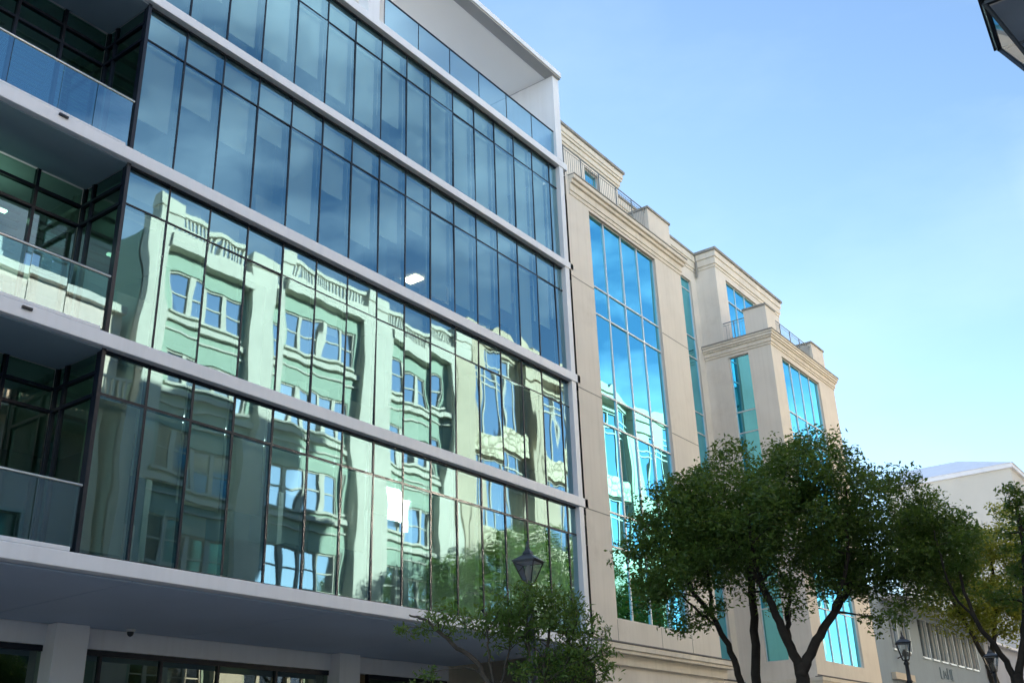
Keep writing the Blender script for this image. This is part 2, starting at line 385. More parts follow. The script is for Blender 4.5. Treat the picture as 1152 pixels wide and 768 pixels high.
# roof terrace portico
MB().box(XL, 15.91, 24.09, 24.618, 21.4, 24.2).build('portico_ceiling', M['portico'], ob)
MB().box(24.62, 15.60, 20.775, 24.97, 21.4, 24.076).build('portico_side', M['white'], ob)
MB().prism([(15.51, 24.13), (15.51, 24.33), (21.6, 24.50), (21.6, 24.21), (15.905, 24.21), (15.905, 24.08), (15.51, 24.08)], 'x', XL, 24.98).build('roof', M['roof_soffit'], ob)
MB().box(XL, 15.48, 24.15, 25.0, 15.508, 24.345).build('fascia', M['white'], ob)
MB().box(15.68, 15.62, 20.775, 16.10, 16.0, 24.02).build('column', M['white'], ob)
MB().box(XL, 19.2, 20.775, 16.75, 19.4, 24.0).build('penthouse_wall', M['portico'], ob)
fr = MB(); g = MB()
for k in range(9):
    x = 15.6-k*1.2; fr.box(x-.04, 17.0, 20.78, x+.04, 17.1, 24.0); g.quad((x-1.16, 17.05, 20.9), (x-.04, 17.05, 20.9), (x-.04, 17.05, 23.9), (x-1.16, 17.05, 23.9))
W = fr.build('penthouse_window', M['alum'], ob); g.build('pane', M['office_glass'], W)
PXR = [16.38, 17.79, 19.18, 20.57, 21.97, 23.34, 24.66]
g = MB(); 
for a, b in zip(PXR, PXR[1:]): tilted_pane(g, a+.01, b-.01, 20.80, 21.80, 15.70, .002)
g.build('balustrade_glass', M['rail_glass'], ob)
rl = MB().box(16.2, 15.68, 21.80, 24.66, 15.72, 21.83)
for a in PXR: rl.box(a-.008, 15.69, 20.79, a+.008, 15.71, 21.80)
rl.build('handrail', M['mullion'], ob)
MB().tube([(24.75, 16.0, 24.3), (24.75, 16.0, 25.1)], .012, 5).build('lightning_rod', M['mullion'], ob)
# body behind the street rooms
MB().box(XL, 22.5, .12, 25.0, 40, 20.74).build('rear_wall', M['portico'], ob)
MB().box(XL-.2, 15.8, 5.1, XL-.002, 22.5, 24.0).build('rear_wall', M['white'], ob)
# ground floor
MB().box(XL, 20.74, 4.64, 25.0, 20.95, 5.058).build('lintel_beam', M['white'], ob)
for x in (3.9, 12.03, 20.13):
    MB().box(x, 20.40, .12, x+.76, 21.0, 5.055).build('column', M['white'], ob, bevel=.01)
gx = [XL, 3.9, 4.66, 6.3, 8.2, 10.1, 12.03, 12.79, 13.35, 14.9, 16.5, 18.3, 20.13, 20.89, 21.6, 23.2, 25.0]
for a, b in zip(gx, gx[1:]):
    if b-a < .8 and b-a > .7: continue
    fr = MB(); fr.box(a, 20.80, .12, a+.07, 20.9, 4.638); fr.box(a+.07, 20.80, 4.52, b, 20.9, 4.638); fr.box(a+.07, 20.80, .12, b, 20.9, .3)
    W = fr.build('shop_window', M['mullion'], ob)
    g = MB(); tilted_pane(g, a+.07, b, .3, 4.52, 20.85, .003); g.build('pane', M['recess_glass'], W)
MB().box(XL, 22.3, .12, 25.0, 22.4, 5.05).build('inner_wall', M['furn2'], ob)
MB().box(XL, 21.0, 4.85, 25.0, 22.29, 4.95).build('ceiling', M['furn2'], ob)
for x, y in [(9.6, 21.7), (15.4, 21.5), (17.9, 22.0), (22.3, 21.6)]:
    MB().box(x, y, 4.78, x+.9, y+.10, 4.82).build('ceiling_or_fill_light', emit('warm_tube', (1, .72, .30), 1.0), ob)
cd = thing('security_camera', 'small dark dome camera under the white lower soffit of the glass block', 'security camera', (13.7, 20.3, 5.06))
MB().lathe(13.7, 20.3, [(.10, 5.058), (.10, 5.02), (.075, 5.0)], 16).build('mount', M['alum'], cd, smooth=False)
MB().lathe(13.7, 20.3, [(.072, 5.0), (.07, 4.96), (.05, 4.92), (.02, 4.90)], 16).build('dome', M['iron'], cd, smooth=True)

# ================================================================== BEIGE BUILDING
bb = thing('stucco_building', 'cream stucco building with tall blue glass windows, cornices and roof terraces', 'building', (33.0, 15.6, 0))
def wall(name, mb, m='stucco'): return mb.build(name, M[m], bb)
def tall_window(ax, c, a0, a1, z0, z1, verts, trans, sgn=1, name='tall_window', parent=None, gm='blue_glass', fm='alum', w=.026, amt=.010):
    """frame + panes sitting .12 behind the wall plane"""
    fr = MB(); g = MB()
    def bx(a, d0, z, b, d1, zz):
        if ax == 'x': fr.box(a, c+d0*sgn if sgn > 0 else c-d1, z, b, c+d1*sgn if sgn > 0 else c-d0, zz)
        else: fr.box(c+d0, a, z, c+d1, b, zz)
    A = [a0]+list(verts)+[a1]; Z = [z0]+list(trans)+[z1]
    for i, a in enumerate(A):
        lo = a if i == 0 else a-w; hi = a if i == len(A)-1 else a+w
        if i == 0: hi = a+w*1.3
        if i == len(A)-1: lo = a-w*1.3
        bx(lo, .092, z0, hi, .17, z1)
    for i, z in enumerate(Z):
        lo = z if i == 0 else z-w; hi = z if i == len(Z)-1 else z+w
        if i == 0: hi = z+w*1.3
        if i == len(Z)-1: lo = z-w*1.3
        for a, b in zip(A, A[1:]): bx(a+w*1.31, .098, lo, b-w*1.31, .165, hi)
    F = fr.build(name, M[fm], parent or bb)
    for a, b in zip(A, A[1:]):
        for p, q in zip(Z, Z[1:]):
            if ax == 'x': tilted_pane(g, a+w, b-w, p+w, q-w, c+.13*sgn, amt)
            else:
                t = rng.uniform(-amt, amt); g.quad((c+.13+t, a+w, p+w), (c+.13-t, b-w, p+w), (c+.13-t, b-w, q-w), (c+.13+t, a+w, q-w))
    g.build('pane', M[gm], F)
    return F
def cornice(x0, x1, y, ztop, prof, left=True, right=True, yb=None, name='cornice', m='moulding'):
    """stepped moulding along a front in the plane y, returning round exposed ends; prof = [(projection, z_low, z_high)]"""
    mb = MB()
    for p, a, b in prof:
        mb.box(x0-(p if left else 0), y-p, ztop+a, x1+(p if right else 0), yb if yb else y+.2, ztop+b)
    return mb.build(name, M[m], bb, bevel=.015)
TR = [8.15, 9.2, 12.02, 13.0, 15.81, 16.8]
# P1 : front with the widest window
w = MB(); holed(w, 'x', 15.6, 25.06, 33.03, 5.28, 20.35, [(26.42, 6.03, 31.0, 19.55)]); wall('front_wall', w)
w = MB(); w.quad((33.03, 15.6, 5.36), (33.03, 18.85, 5.36), (33.03, 18.85, 20.7), (33.03, 15.6, 20.7)); wall('side_wall', w)
jn = MB()
for z in (9.0, 12.75, 16.55): jn.box(25.062, 15.594, z, 26.41, 15.599, z+.03); jn.box(31.02, 15.594, z, 33.02, 15.599, z+.03); pass
jn.box(26.40, 15.594, 5.4, 26.42, 15.599, 6.0); jn.box(29.0, 15.594, 5.4, 29.02, 15.599, 6.0); jn.box(31.0, 15.594, 5.4, 31.02, 15.599, 6.0)
jn.build('render_joint', M['coping'], bb)
tall_window('x', 15.6, 26.42, 31.0, 6.03, 19.55, [27.48, 28.63, 29.77], TR)
CP = [(.035, -.74, -.60), (.07, -.60, -.34), (.15, -.34, -.20), (.235, -.20, -.05)]
cornice(25.23, 33.03, 15.6, 20.40, CP, left=False, yb=15.9)
cornice(25.23, 33.03, 15.6, 20.40, [(.26, -.048, 0)], left=False, yb=18.8, name='coping', m='coping')
# P2 : recessed link with a narrow tall window
w = MB(); holed(w, 'x', 18.85, 33.03, 41.56, 5.2, 25.1, [(38.3, 5.86, 40.98, 23.55)]); wall('front_wall', w)
tall_window('x', 18.85, 38.3, 40.98, 5.86, 23.55, [39.72], TR+[19.5, 20.55, 23.0])
CP2 = [(.04, -.95, -.80), (.08, -.80, -.45), (.13, -.45, -.12)]
cornice(33.0, 41.56, 18.85, 25.12, CP2, left=False, right=False)
cornice(33.0, 41.56, 18.85, 25.12, [(.19, -.118, 0)], left=False, right=False, name='coping', m='coping', yb=24)
# RB : projecting block
w = MB(); holed(w, 'x', 15.6, 41.56, 49.4, 5.28, 20.2, [(42.72, 5.98, 47.3, 19.35)]); wall('front_wall', w)
w = MB(); holed(w, 'y', 41.56, 15.6, 18.85, 5.28, 20.2, [(16.70, 6.03, 17.68, 19.45)]); wall('side_wall', w)
w = MB(); w.quad((49.4, 15.6, 0), (49.4, 24, 0), (49.4, 24, 20.5), (49.4, 15.6, 20.5)); wall('side_wall', w)
tall_window('x', 15.6, 42.72, 47.3, 5.98, 19.35, [43.86, 45.01, 46.15], TR)
tall_window('y', 41.56, 16.70, 17.68, 6.03, 19.45, [], TR)
CP3 = [(.05, -.66, -.55), (.09, -.55, -.36), (.15, -.36, -.27), (.20, -.27, -.14), (.24, -.14, -.05)]
cornice(41.56, 49.4, 15.6, 20.24, CP3, yb=18.84)
cornice(41.56, 49.4, 15.6, 20.24, [(.27, -.048, 0)], yb=18.84, name='coping', m='coping')
# upper blocks set back on the terraces
w = MB(); holed(w, 'x', 17.8, 25.06, 32.6, 20.35, 25.0, [(30.04, 21.6, 31.1, 24.05)]); w.quad((32.6, 17.8, 20.72), (32.6, 24, 20.72), (32.6, 24, 25.0), (32.6, 17.8, 25.0)); wall('upper_wall', w)
tall_window('x', 17.8, 30.04, 31.1, 21.6, 24.05, [], [])
CPU = [(.05, -.80, -.70), (.10, -.70, -.48), (.16, -.48, -.36), (.20, -.36, -.12)]
cornice(25.06, 32.6, 17.8, 25.05, CPU, left=False, yb=24)
cornice(25.06, 32.6, 17.8, 25.05, [(.27, -.118, 0)], left=False, yb=24, name='coping', m='coping')
w = MB(); holed(w, 'x', 17.8, 41.56, 49.2, 20.2, 25.1, [(42.66, 20.9, 47.2, 23.92)]); holed(w, 'y', 41.56, 17.8, 18.85, 20.2, 25.1, []); w.quad((49.2, 17.8, 20.5), (49.2, 24, 20.5), (49.2, 24, 25.1), (49.2, 17.8, 25.1)); wall('upper_wall', w)
tall_window('x', 17.8, 42.66, 47.2, 20.9, 23.92, [43.78, 44.93, 46.07], [22.9])
cornice(41.56, 49.2, 17.8, 25.17, [(.04, -.95, -.80), (.09, -.80, -.45), (.14, -.45, -.14)], yb=18.7)
cornice(41.56, 49.2, 17.8, 25.17, [(.22, -.138, 0)], yb=24, name='coping', m='coping')
# terrace piers with caps
for x0, x1, y0, y1, zt in [(30.8, 32.5, 15.62, 16.8, 21.75), (41.6, 42.62, 15.62, 16.7, 21.62), (47.1, 48.7, 15.62, 16.7, 21.52)]:
    zb = 20.403 if x0 < 35 else 20.243
    MB().box(x0, y0, zb, x1, y1, zt-.09).build('terrace_pier', M['stucco'], bb)
    MB().box(x0-.05, y0-.05, zt-.088, x1+.05, y1+.05, zt).build('pier_cap', M['coping'], bb)
def railing(pts, z0, z1, posts, name='terrace_railing'):
    mb = MB()
    for (a, b) in zip(pts, pts[1:]):
        mb.tube([(*a, z1), (*b, z1)], .022, 6); mb.tube([(*a, z0+.08), (*b, z0+.08)], .012, 5); mb.tube([(*a, z1-.12), (*b, z1-.12)], .010, 5)
        d = Vector(b)-Vector(a); n = max(1, int(d.length/.13))
        for i in range(1, n): q = Vector(a)+d*(i/n); mb.tube([(q.x, q.y, z0+.08), (q.x, q.y, z1-.12)], .0065, 4)
    for p in posts: mb.tube([(*p, z0), (*p, z1)], .022, 6)
    return mb.build(name, M['rail_iron'], bb)
railing([(25.1, 15.72), (30.78, 15.72)], 20.402, 21.60, [(25.2, 15.72), (26.3, 15.72), (27.48, 15.72), (28.65, 15.72), (29.76, 15.72)])
railing([(42.65, 15.72), (47.08, 15.72)], 20.242, 21.22, [(43.38, 15.72), (44.55, 15.72), (45.72, 15.72)])
railing([(41.66, 16.72), (41.66, 17.78)], 20.242, 21.22, [(41.66, 17.25)])
# belt cornice above the ground floor, sooty on top
CB = [(.30, -.16, -.004), (.26, -.26, -.16), (.10, -.56, -.26)]
cornice(25.06, 33.03, 15.6, 5.28, CB, left=False, yb=15.9); cornice(33.0, 41.56, 18.85, 5.28, CB, left=False, right=False); cornice(41.56, 49.4, 15.6, 5.28, CB, yb=18.9)
for a in [(25.06, 33.03, 15.6, False, True), (33.33, 41.26, 18.85, False, False), (41.56, 49.4, 15.6, True, True)]:
    cornice(a[0], a[1], a[2], 5.28, [(.32, 0, .03)], left=a[3], right=a[4], yb=a[2]-.001, name='ledge_flashing', m='ledge')
    MB().box(a[0], a[2]-.012, 5.311, a[1], a[2]-.001, 5.40).build('ledge_upstand', M['ledge'], bb)
w = MB(); holed(w, 'x', 15.6, 25.06, 33.03, .12, 4.78, [(26.2, .12, 28.6, 3.9), (29.4, .12, 31.8, 3.9)], depth=.5); wall('lower_wall', w); w = MB(); holed(w, 'x', 18.85, 33.03, 41.56, .12, 4.78, [(34.2, .12, 36.4, 3.9), (37.8, .12, 40.2, 3.9)], depth=.4); wall('lower_wall', w); w = MB()
holed(w, 'x', 15.6, 41.56, 49.4, .12, 4.78, [(42.6, .12, 45.0, 3.9), (46.0, .12, 48.4, 3.9)], depth=.5); holed(w, 'y', 41.56, 15.6, 18.85, .12, 4.78, []); wall('lower_wall', w)
w = MB()
for a, b, y in [(26.2, 28.6, 16.05), (29.4, 31.8, 16.05), (42.6, 45.0, 16.05), (46, 48.4, 16.05), (34.2, 36.4, 19.2), (37.8, 40.2, 19.2)]: w.quad((a, y, .12), (b, y, .12), (b, y, 3.9), (a, y, 3.9))
w.build('shop_door', M['opp_glass'], bb)
# dark rooms and body behind the glass
w = MB(); w.box(25.3, 17.3, 5.4, 32.8, 17.4, 20.6); w.box(41.9, 18.6, 5.4, 49.2, 18.7, 20.4); w.box(33.2, 20.6, 5.4, 41.4, 20.7, 25); w.box(41.8, 19.6, 20.6, 49.1, 19.7, 25)
w.box(25.3, 19.4, 20.8, 32.4, 19.5, 25); w.box(33.1, 16.2, .2, 33.2, 18.8, .3); w.build('room_backing', M['darkglassroom'], bb)
fl = MB()
for z in (8.6, 12.5, 16.3): fl.box(25.3, 15.85, z, 32.9, 17.3, z+.3); fl.box(41.8, 15.85, z, 49.2, 18.6, z+.3); fl.box(33.3, 19.1, z, 41.4, 20.6, z+.3)
fl.build('floor_slab', M['inner'], bb)
MB().box(25.06, 24.0, .12, 49.4, 36, 24.9).build('rear_wall', M['stucco'], bb)
# soft weather marks: a drain pipe stub on the inner corner
MB().tube([(41.45, 18.7, 25.0), (41.45, 18.7, 24.2), (41.47, 18.76, 23.9)], .05, 8).build('drain_pipe', M['coping'], bb)

# ================================================================== LOW WHITE BUILDING, PYRAMID-ROOFED BUILDING
lw = thing('low_shop_building', 'low pale blue-white building with a row of narrow windows under a dark eave', 'building', (60, 15.6, 0))
holes = [(51.95, 7.2, 52.6, 9.0), (53.9, 7.2, 54.5, 9.0)]+[(56.7+i*1.62, 7.15, 57.75+i*1.62, 9.05) for i in range(7)]
w = MB(); holed(w, 'x', 15.62, 50.95, 69.4, .12, 9.75, holes, depth=.2); w.quad((69.4, 15.62, 0), (69.4, 30, 0), (69.4, 30, 9.75), (69.4, 15.62, 9.75)); w.build('front_wall', M['bluewhite'], lw)
w = MB(); w.box(49.42, 15.60, .12, 50.948, 30, 9.9); w.build('link_wall', M['bluewhite'], lw)
for h in holes:
    fr = MB(); fr.box(h[0], 15.68, h[1], h[0]+.07, 15.8, h[3]); fr.box(h[2]-.07, 15.68, h[1], h[2], 15.8, h[3]); fr.box(h[0]+.07, 15.69, h[1], h[2]-.07, 15.79, h[1]+.06)
    fr.box(h[0]-.05, 15.54, h[1]-.08, h[2]+.05, 15.66, h[1]-.002)
    fr.box(h[2]+.08, 15.50, h[1]+.02, h[2]+.13, 15.615, h[3])
    W = fr.build('window', M['alum'], lw); g = MB(); tilted_pane(g, h[0]+.07, h[2]-.07, h[1]+.06, h[3], 15.76, .004); g.build('pane', M['opp_glass'], W)
MB().box(51.2, 17.2, .2, 69.2, 17.3, 9.7).build('inner_wall', M['darkglassroom'], lw)
MB().prism([(14.35, 9.22), (14.35, 9.36), (16.0, 9.95), (16.0, 9.76), (15.55, 9.76)], 'x', 50.95, 70.4).build('eave', M['eave'], lw)
MB().prism([(14.45, 9.372), (15.9, 9.93), (22.0, 12.2), (28, 9.9)], 'x', 50.95, 70.2).build('roof', M['whiteroof'], lw)
MB().box(50.97, 15.40, 5.75, 53.9, 15.615, 6.05).prism([(14.9, 5.2), (14.9, 5.3), (15.61, 5.75), (15.61, 5.2)], 'x', 53.0, 69.3).build('canopy', M['trim'], lw)
# raised lettering on the wall (worn, five narrow letters and an underline)
def letters(parent):
    y0, y1 = 15.56, 15.615
    def st(pts, wd=.07):
        mb = cur[0]
        for (a, b) in zip(pts, pts[1:]):
            A = Vector((a[0], 0, a[1])); B = Vector((b[0], 0, b[1])); d = (B-A).normalized(); n = Vector((-d.z, 0, d.x))*wd/2
            q = [A+n, B+n, B-n, A-n]; i = len(mb.v)
            for yy in (y0, y1):
                for v in q: mb.v.append((v.x, yy, v.z))
            mb.f += [(i, i+1, i+2, i+3), (i+4, i+7, i+6, i+5)]+[(i+j, i+4+j, i+4+(j+1) % 4, i+(j+1) % 4) for j in range(4)]
    x = 59.3; z = 6.25; h = .55; cur = [None]
    for k, (strokes, adv) in enumerate([([[(0, h), (0, 0), (.35, 0)]], .6), ([[(0, 0), (0, h*.7), (.14, h*.7), (.30, h*.35), (.46, h*.7), (.46, 0)]], .75),
                         ([[(0, 0), (0, h), (.3, h)], [(0.03, h*.5), (.25, h*.5)]], .5), ([[(0, 0), (0, h)]], .28), ([[(.3, h), (0, h), (0, 0), (.3, 0)]], .5)]):
        cur[0] = MB()
        for q in strokes: st([(x+a, z+b) for a, b in q])
        cur[0].build('letter', M['bermuda_letter'], parent); x += adv
letters(lw)
lp = MB().tube([(52.3, 15.6, 6.75), (52.3, 15.2, 6.9)], .03, 6).box(52.1, 15.0, 6.82, 52.5, 15.3, 6.98).build('wall_lamp', M['eave'], lw)
an = thing('white_annex_building', 'plain white building end standing right of the row of narrow windows', 'building', (80, 15.5, 0))
w = MB(); w.box(69.42, 15.45, .12, 96, 30, 8.95); w.build('wall', M['whitewall'], an)
MB().prism([(15.2, 8.952), (15.2, 9.1), (22.5, 11.6), (30, 8.96)], 'x', 69.42, 96).build('roof', M['whiteroof'], an)

pyb = thing('hip_roof_building', 'large pale grey building with a pale hipped roof rising behind the trees', 'building', (105, 25, 0))
XP = 92; s = XP/62.
w = MB(); y0, y1, zt = 10.5*s, 17.5*s, 1.6+15.65*s
w.box(XP, y0, 0, XP+12, y1, zt); w.build('wall', M['rearwall'], pyb)
MB().box(XP-.25, y0-.25, zt+.002, XP+12.2, y1+.2, zt+.35).build('eave', M['whiteroof'], pyb)
r = MB(); a = (XP-.35, y0-.35, zt+.352); b = (XP+12, y0-.35, zt+.352); c = (XP+12, y1+.3, zt+.352); d = (XP-.35, y1+.3, zt+.352); e = (XP+5, y0+5.0, zt+2.7); f = (XP+5, y1-.5, zt+2.7)
r.tri(a, b, e).quad(b, c, f, e).tri(c, d, f).quad(d, a, e, f).quad(a, d, c, b); r.build('roof', M['whiteroof'], pyb)

# ================================================================== OPPOSITE SIDE OF THE STREET (seen mirrored in the glazing)
YO = -5.0
mt = thing('mint_building', 'mint green building with white pilasters and roof balustrade, mirrored in the glass facade', 'building', (34, YO, 0))
PIL = [(23.2, 24.2), (29.6, 31.1), (36.3, 38.5), (43.7, 44.8)]
bays = [(24.2, 29.6), (31.1, 36.3), (38.5, 43.7)]
FL = [21.75-3.85*i for i in range(5)]
w = MB(); hs = []
for a, b in bays:
    n = 4; wd = 1.02; tot = n*wd+(n-1)*.10; st = (a+b)/2-tot/2
    for z in FL:
        hs.append((st, z, st+tot, z+1.95))
holed(w, 'x', YO, 23.2, 44.8, .12, 25.2, hs, depth=.25, sgn=-1); w.quad((23.2, YO, 0), (23.2, -18, 0), (23.2, -18, 25.2), (23.2, YO, 25.2)); w.quad((44.8, YO, 0), (44.8, -18, 0), (44.8, -18, 25.2), (44.8, YO, 25.2))
w.quad((23.2, YO, 25.2), (44.8, YO, 25.2), (44.8, -18, 25.2), (23.2, -18, 25.2)); w.build('wall', M['mint'], mt)
for h in hs:
    for i in range(4):
        x = h[0]+i*1.12
        fr = MB(); fr.box(x, YO-.2, h[1], x+.09, YO-.08, h[3]); fr.box(x+.93, YO-.2, h[1], x+1.12 if i < 3 else x+1.02, YO-.06, h[3])
        fr.box(x+.09, YO-.19, h[1], x+.93, YO-.09, h[1]+.08); fr.box(x+.09, YO-.19, h[3]-.08, x+.93, YO-.09, h[3]); fr.box(x+.09, YO-.18, h[1]+.95, x+.93, YO-.10, h[1]+1.02)
        W = fr.build('window', M['trim'], mt); g = MB(); tilted_pane(g, x+.09, x+.93, h[1]+.08, h[3]-.08, YO-.15, .006); g.build('pane', M['opp_glass'], W)
for a, b in PIL: MB().box(a, YO-.1, .12, b, YO+.42, 25.9).box(a-.06, YO-.12, 25.9, b+.06, YO+.5, 26.55).build('pilaster', M['trim'], mt)
for a, b in bays:
    mb = MB()
    for z in FL:
        mb.box(a, YO+.002, z-.55, b, YO+.22, z-.30); mb.box(a, YO+.003, z-1.0, b, YO+.10, z-.92)
        mb.box(a+.3, YO+.003, z-.12, b-.3, YO+.16, z-.004)
    mb.box(a, YO+.003, 24.55, b, YO+.55, 25.2); mb.box(a, YO-.1, 25.2, b, YO+.40, 25.42)
    mb.build('ledge', M['trim'], mt)
    bl = MB()
    for i in range(int((b-a)/.22)): bl.box(a+.1+i*.22, YO+.10, 25.42, a+.19+i*.22, YO+.20, 26.15)
    bl.box(a, YO+.02, 26.15, b, YO+.30, 26.35); bl.build('balustrade', M['trim'], mt)
MB().box(23.6, -6.4, .2, 44.5, -6.3, 24).build('inner_wall', M['inner'], mt)
# mirror sheets added as window panes, angled to throw a sun glint
cs = MB(); 
sunv = Vector((math.sin(R(AZ))*math.cos(R(EL)), math.cos(R(AZ))*math.cos(R(EL)), math.sin(R(EL))))
tocam = Vector((-39.45, 36.54, 1.6-15.35)).normalized()
nn = (sunv+tocam).normalized(); u = Vector((0, 0, 1)).cross(nn).normalized(); v = nn.cross(u)
for k, gx_ in enumerate((38.75, 40.25)):
    gp = Vector((gx_, YO+.35, 15.3)); cs = MB(); hw, hh = .68, .85
    cs.quad(*[tuple(gp+u*a*hw+v*b*hh) for a, b in ((-1, -1), (1, -1), (1, 1), (-1, 1))])
    cs.build('glint_pane', M['bright_pane'], mt)

cr = thing('cream_stone_building', 'tall cream stone building with carved panels between big windows, mirrored in the glass facade', 'building', (70, YO, 0))
pier = []; x = 44.95; w = MB(); hs = []
SP = [(20.55, 22.1), (14.6, 16.1), (8.6, 10.1)]
WZ = [(22.1, 27.0), (16.1, 20.55), (10.1, 14.6), (4.2, 8.6)]
while x < 98:
    pier.append((x, x+2.25)); 
    for a, b in WZ: hs.append((x+2.3, a, x+6.95, b))
    x += 7.0
holed(w, 'x', YO-.02, 44.95, 101, .12, 27.5, hs, depth=.35, sgn=-1); w.quad((44.95, YO, 20), (44.95, -18, 20), (44.95, -18, 27.5), (44.95, YO, 27.5)); w.build('wall', M['stone'], cr)
for a, b in pier: MB().box(a, YO-.015, .12, b, YO+.4, 26.6).box(a-.12, YO-.015, 26.6, b+.12, YO+.55, 27.4).box(a+.4, YO+.402, 9, a+.62, YO+.43, 26).build('pier', M['stone'], cr)
for h in hs:
    fr = MB(); n = 4; dx = (h[2]-h[0])/n
    for i in range(n+1): fr.box(h[0]+i*dx-.06, YO-.30, h[1], h[0]+i*dx+.06, YO-.2, h[3])
    for z in (h[1]+.06, h[3]-1.5, h[3]-1.05, h[3]-.06): fr.box(h[0], YO-.29, z-.05, h[2], YO-.21, z+.05)
    W = fr.build('window', M['trim'], cr); g = MB()
    for i in range(n): tilted_pane(g, h[0]+i*dx+.06, h[0]+(i+1)*dx-.06, h[1]+.1, h[3]-.1, YO-.26, .01)
    g.build('pane', M['opp_glass'], W)
for a, b in pier:
    mb = MB()
    for z0, z1 in SP: mb.box(b+.06, YO-.015, z0+.05, b+4.69, YO+.12, z1-.05)
    mb.build('carved_panel', M['carve'], cr)
MB().box(44.95, YO-.01, 27.42, 101, YO+.7, 27.8).build('cornice', M['stone'], cr)
MB().box(45.2, -6.6, .2, 100.8, -6.5, 27.5).build('inner_wall', M['inner'], cr)
for a, b in pier:
    ar = MB(); cx = b+2.4; pts = [(cx-2.3*math.cos(math.pi*i/14), 27.8+1.15*math.sin(math.pi*i/14)) for i in range(15)]
    ar.prism(pts, 'y', YO-.8, YO+.25); ar.build('arched_parapet', M['stone'], cr)
    MB().box(a, YO-.8, 27.8, b, YO+.3, 28.3).build('parapet_block', M['stone'], cr)

pk = thing('pink_building', 'pale pink building with a white balcony rail, mirrored in the balcony glass', 'building', (12, -6, 0))
w = MB(); hs = []
for i in range(8):
    for z in (17.6, 13.6, 9.6, 5.6): hs.append((-7.5+i*3.7, z, -6.0+i*3.7, z+2.1))
holed(w, 'x', -5.6, -9, 22.9, .12, 21.0, hs, depth=.25, sgn=-1); w.quad((22.9, -5.6, 0), (22.9, -18, 0), (22.9, -18, 21), (22.9, -5.6, 21)); w.quad((-9, -5.6, 21), (22.9, -5.6, 21), (22.9, -18, 21), (-9, -18, 21)); w.build('wall', M['pink'], pk)
for h in hs:
    fr = MB(); fr.box(h[0]-.12, -5.72, h[1]-.12, h[0], -5.5, h[3]+.12); fr.box(h[2], -5.72, h[1]-.12, h[2]+.12, -5.5, h[3]+.12); fr.box(h[0], -5.72, h[3], h[2], -5.5, h[3]+.12); fr.box(h[0], -5.72, h[1]-.12, h[2], -5.45, h[1])
    fr.box(h[0], -5.78, (h[1]+h[3])/2-.04, h[2], -5.72, (h[1]+h[3])/2+.04)
    W = fr.build('window', M['trim'], pk); g = MB(); tilted_pane(g, h[0], h[2], h[1], h[3], -5.8, .006); g.build('pane', M['opp_glass'], W)
mb = MB(); mb.box(-9, -5.59, 16.2, 22.9, -4.6, 16.4); mb.box(-9, -4.72, 17.25, 22.9, -4.6, 17.35)
for i in range(140): mb.box(-9+i*.228, -4.70, 16.4, -8.91+i*.228, -4.62, 17.25)
mb.box(-9, -5.62, 21.0, 22.9, -5.3, 21.35); mb.build('balcony', M['trim'], pk)
MB().box(-8.8, -6.9, .2, 22.7, -6.8, 20.5).build('inner_wall', M['inner'], pk)
up = MB(); holed(up, 'x', -10, 8, 22.9, 21.0, 25.6, [(20.4, 21.8, 21.3, 24.6), (21.7, 21.8, 22.5, 24.6)], depth=.25, sgn=-1); up.quad((22.9, -10, 21), (22.9, -18, 21), (22.9, -18, 25.6), (22.9, -10, 25.6)); up.build('upper_wall', M['greywall'], pk)

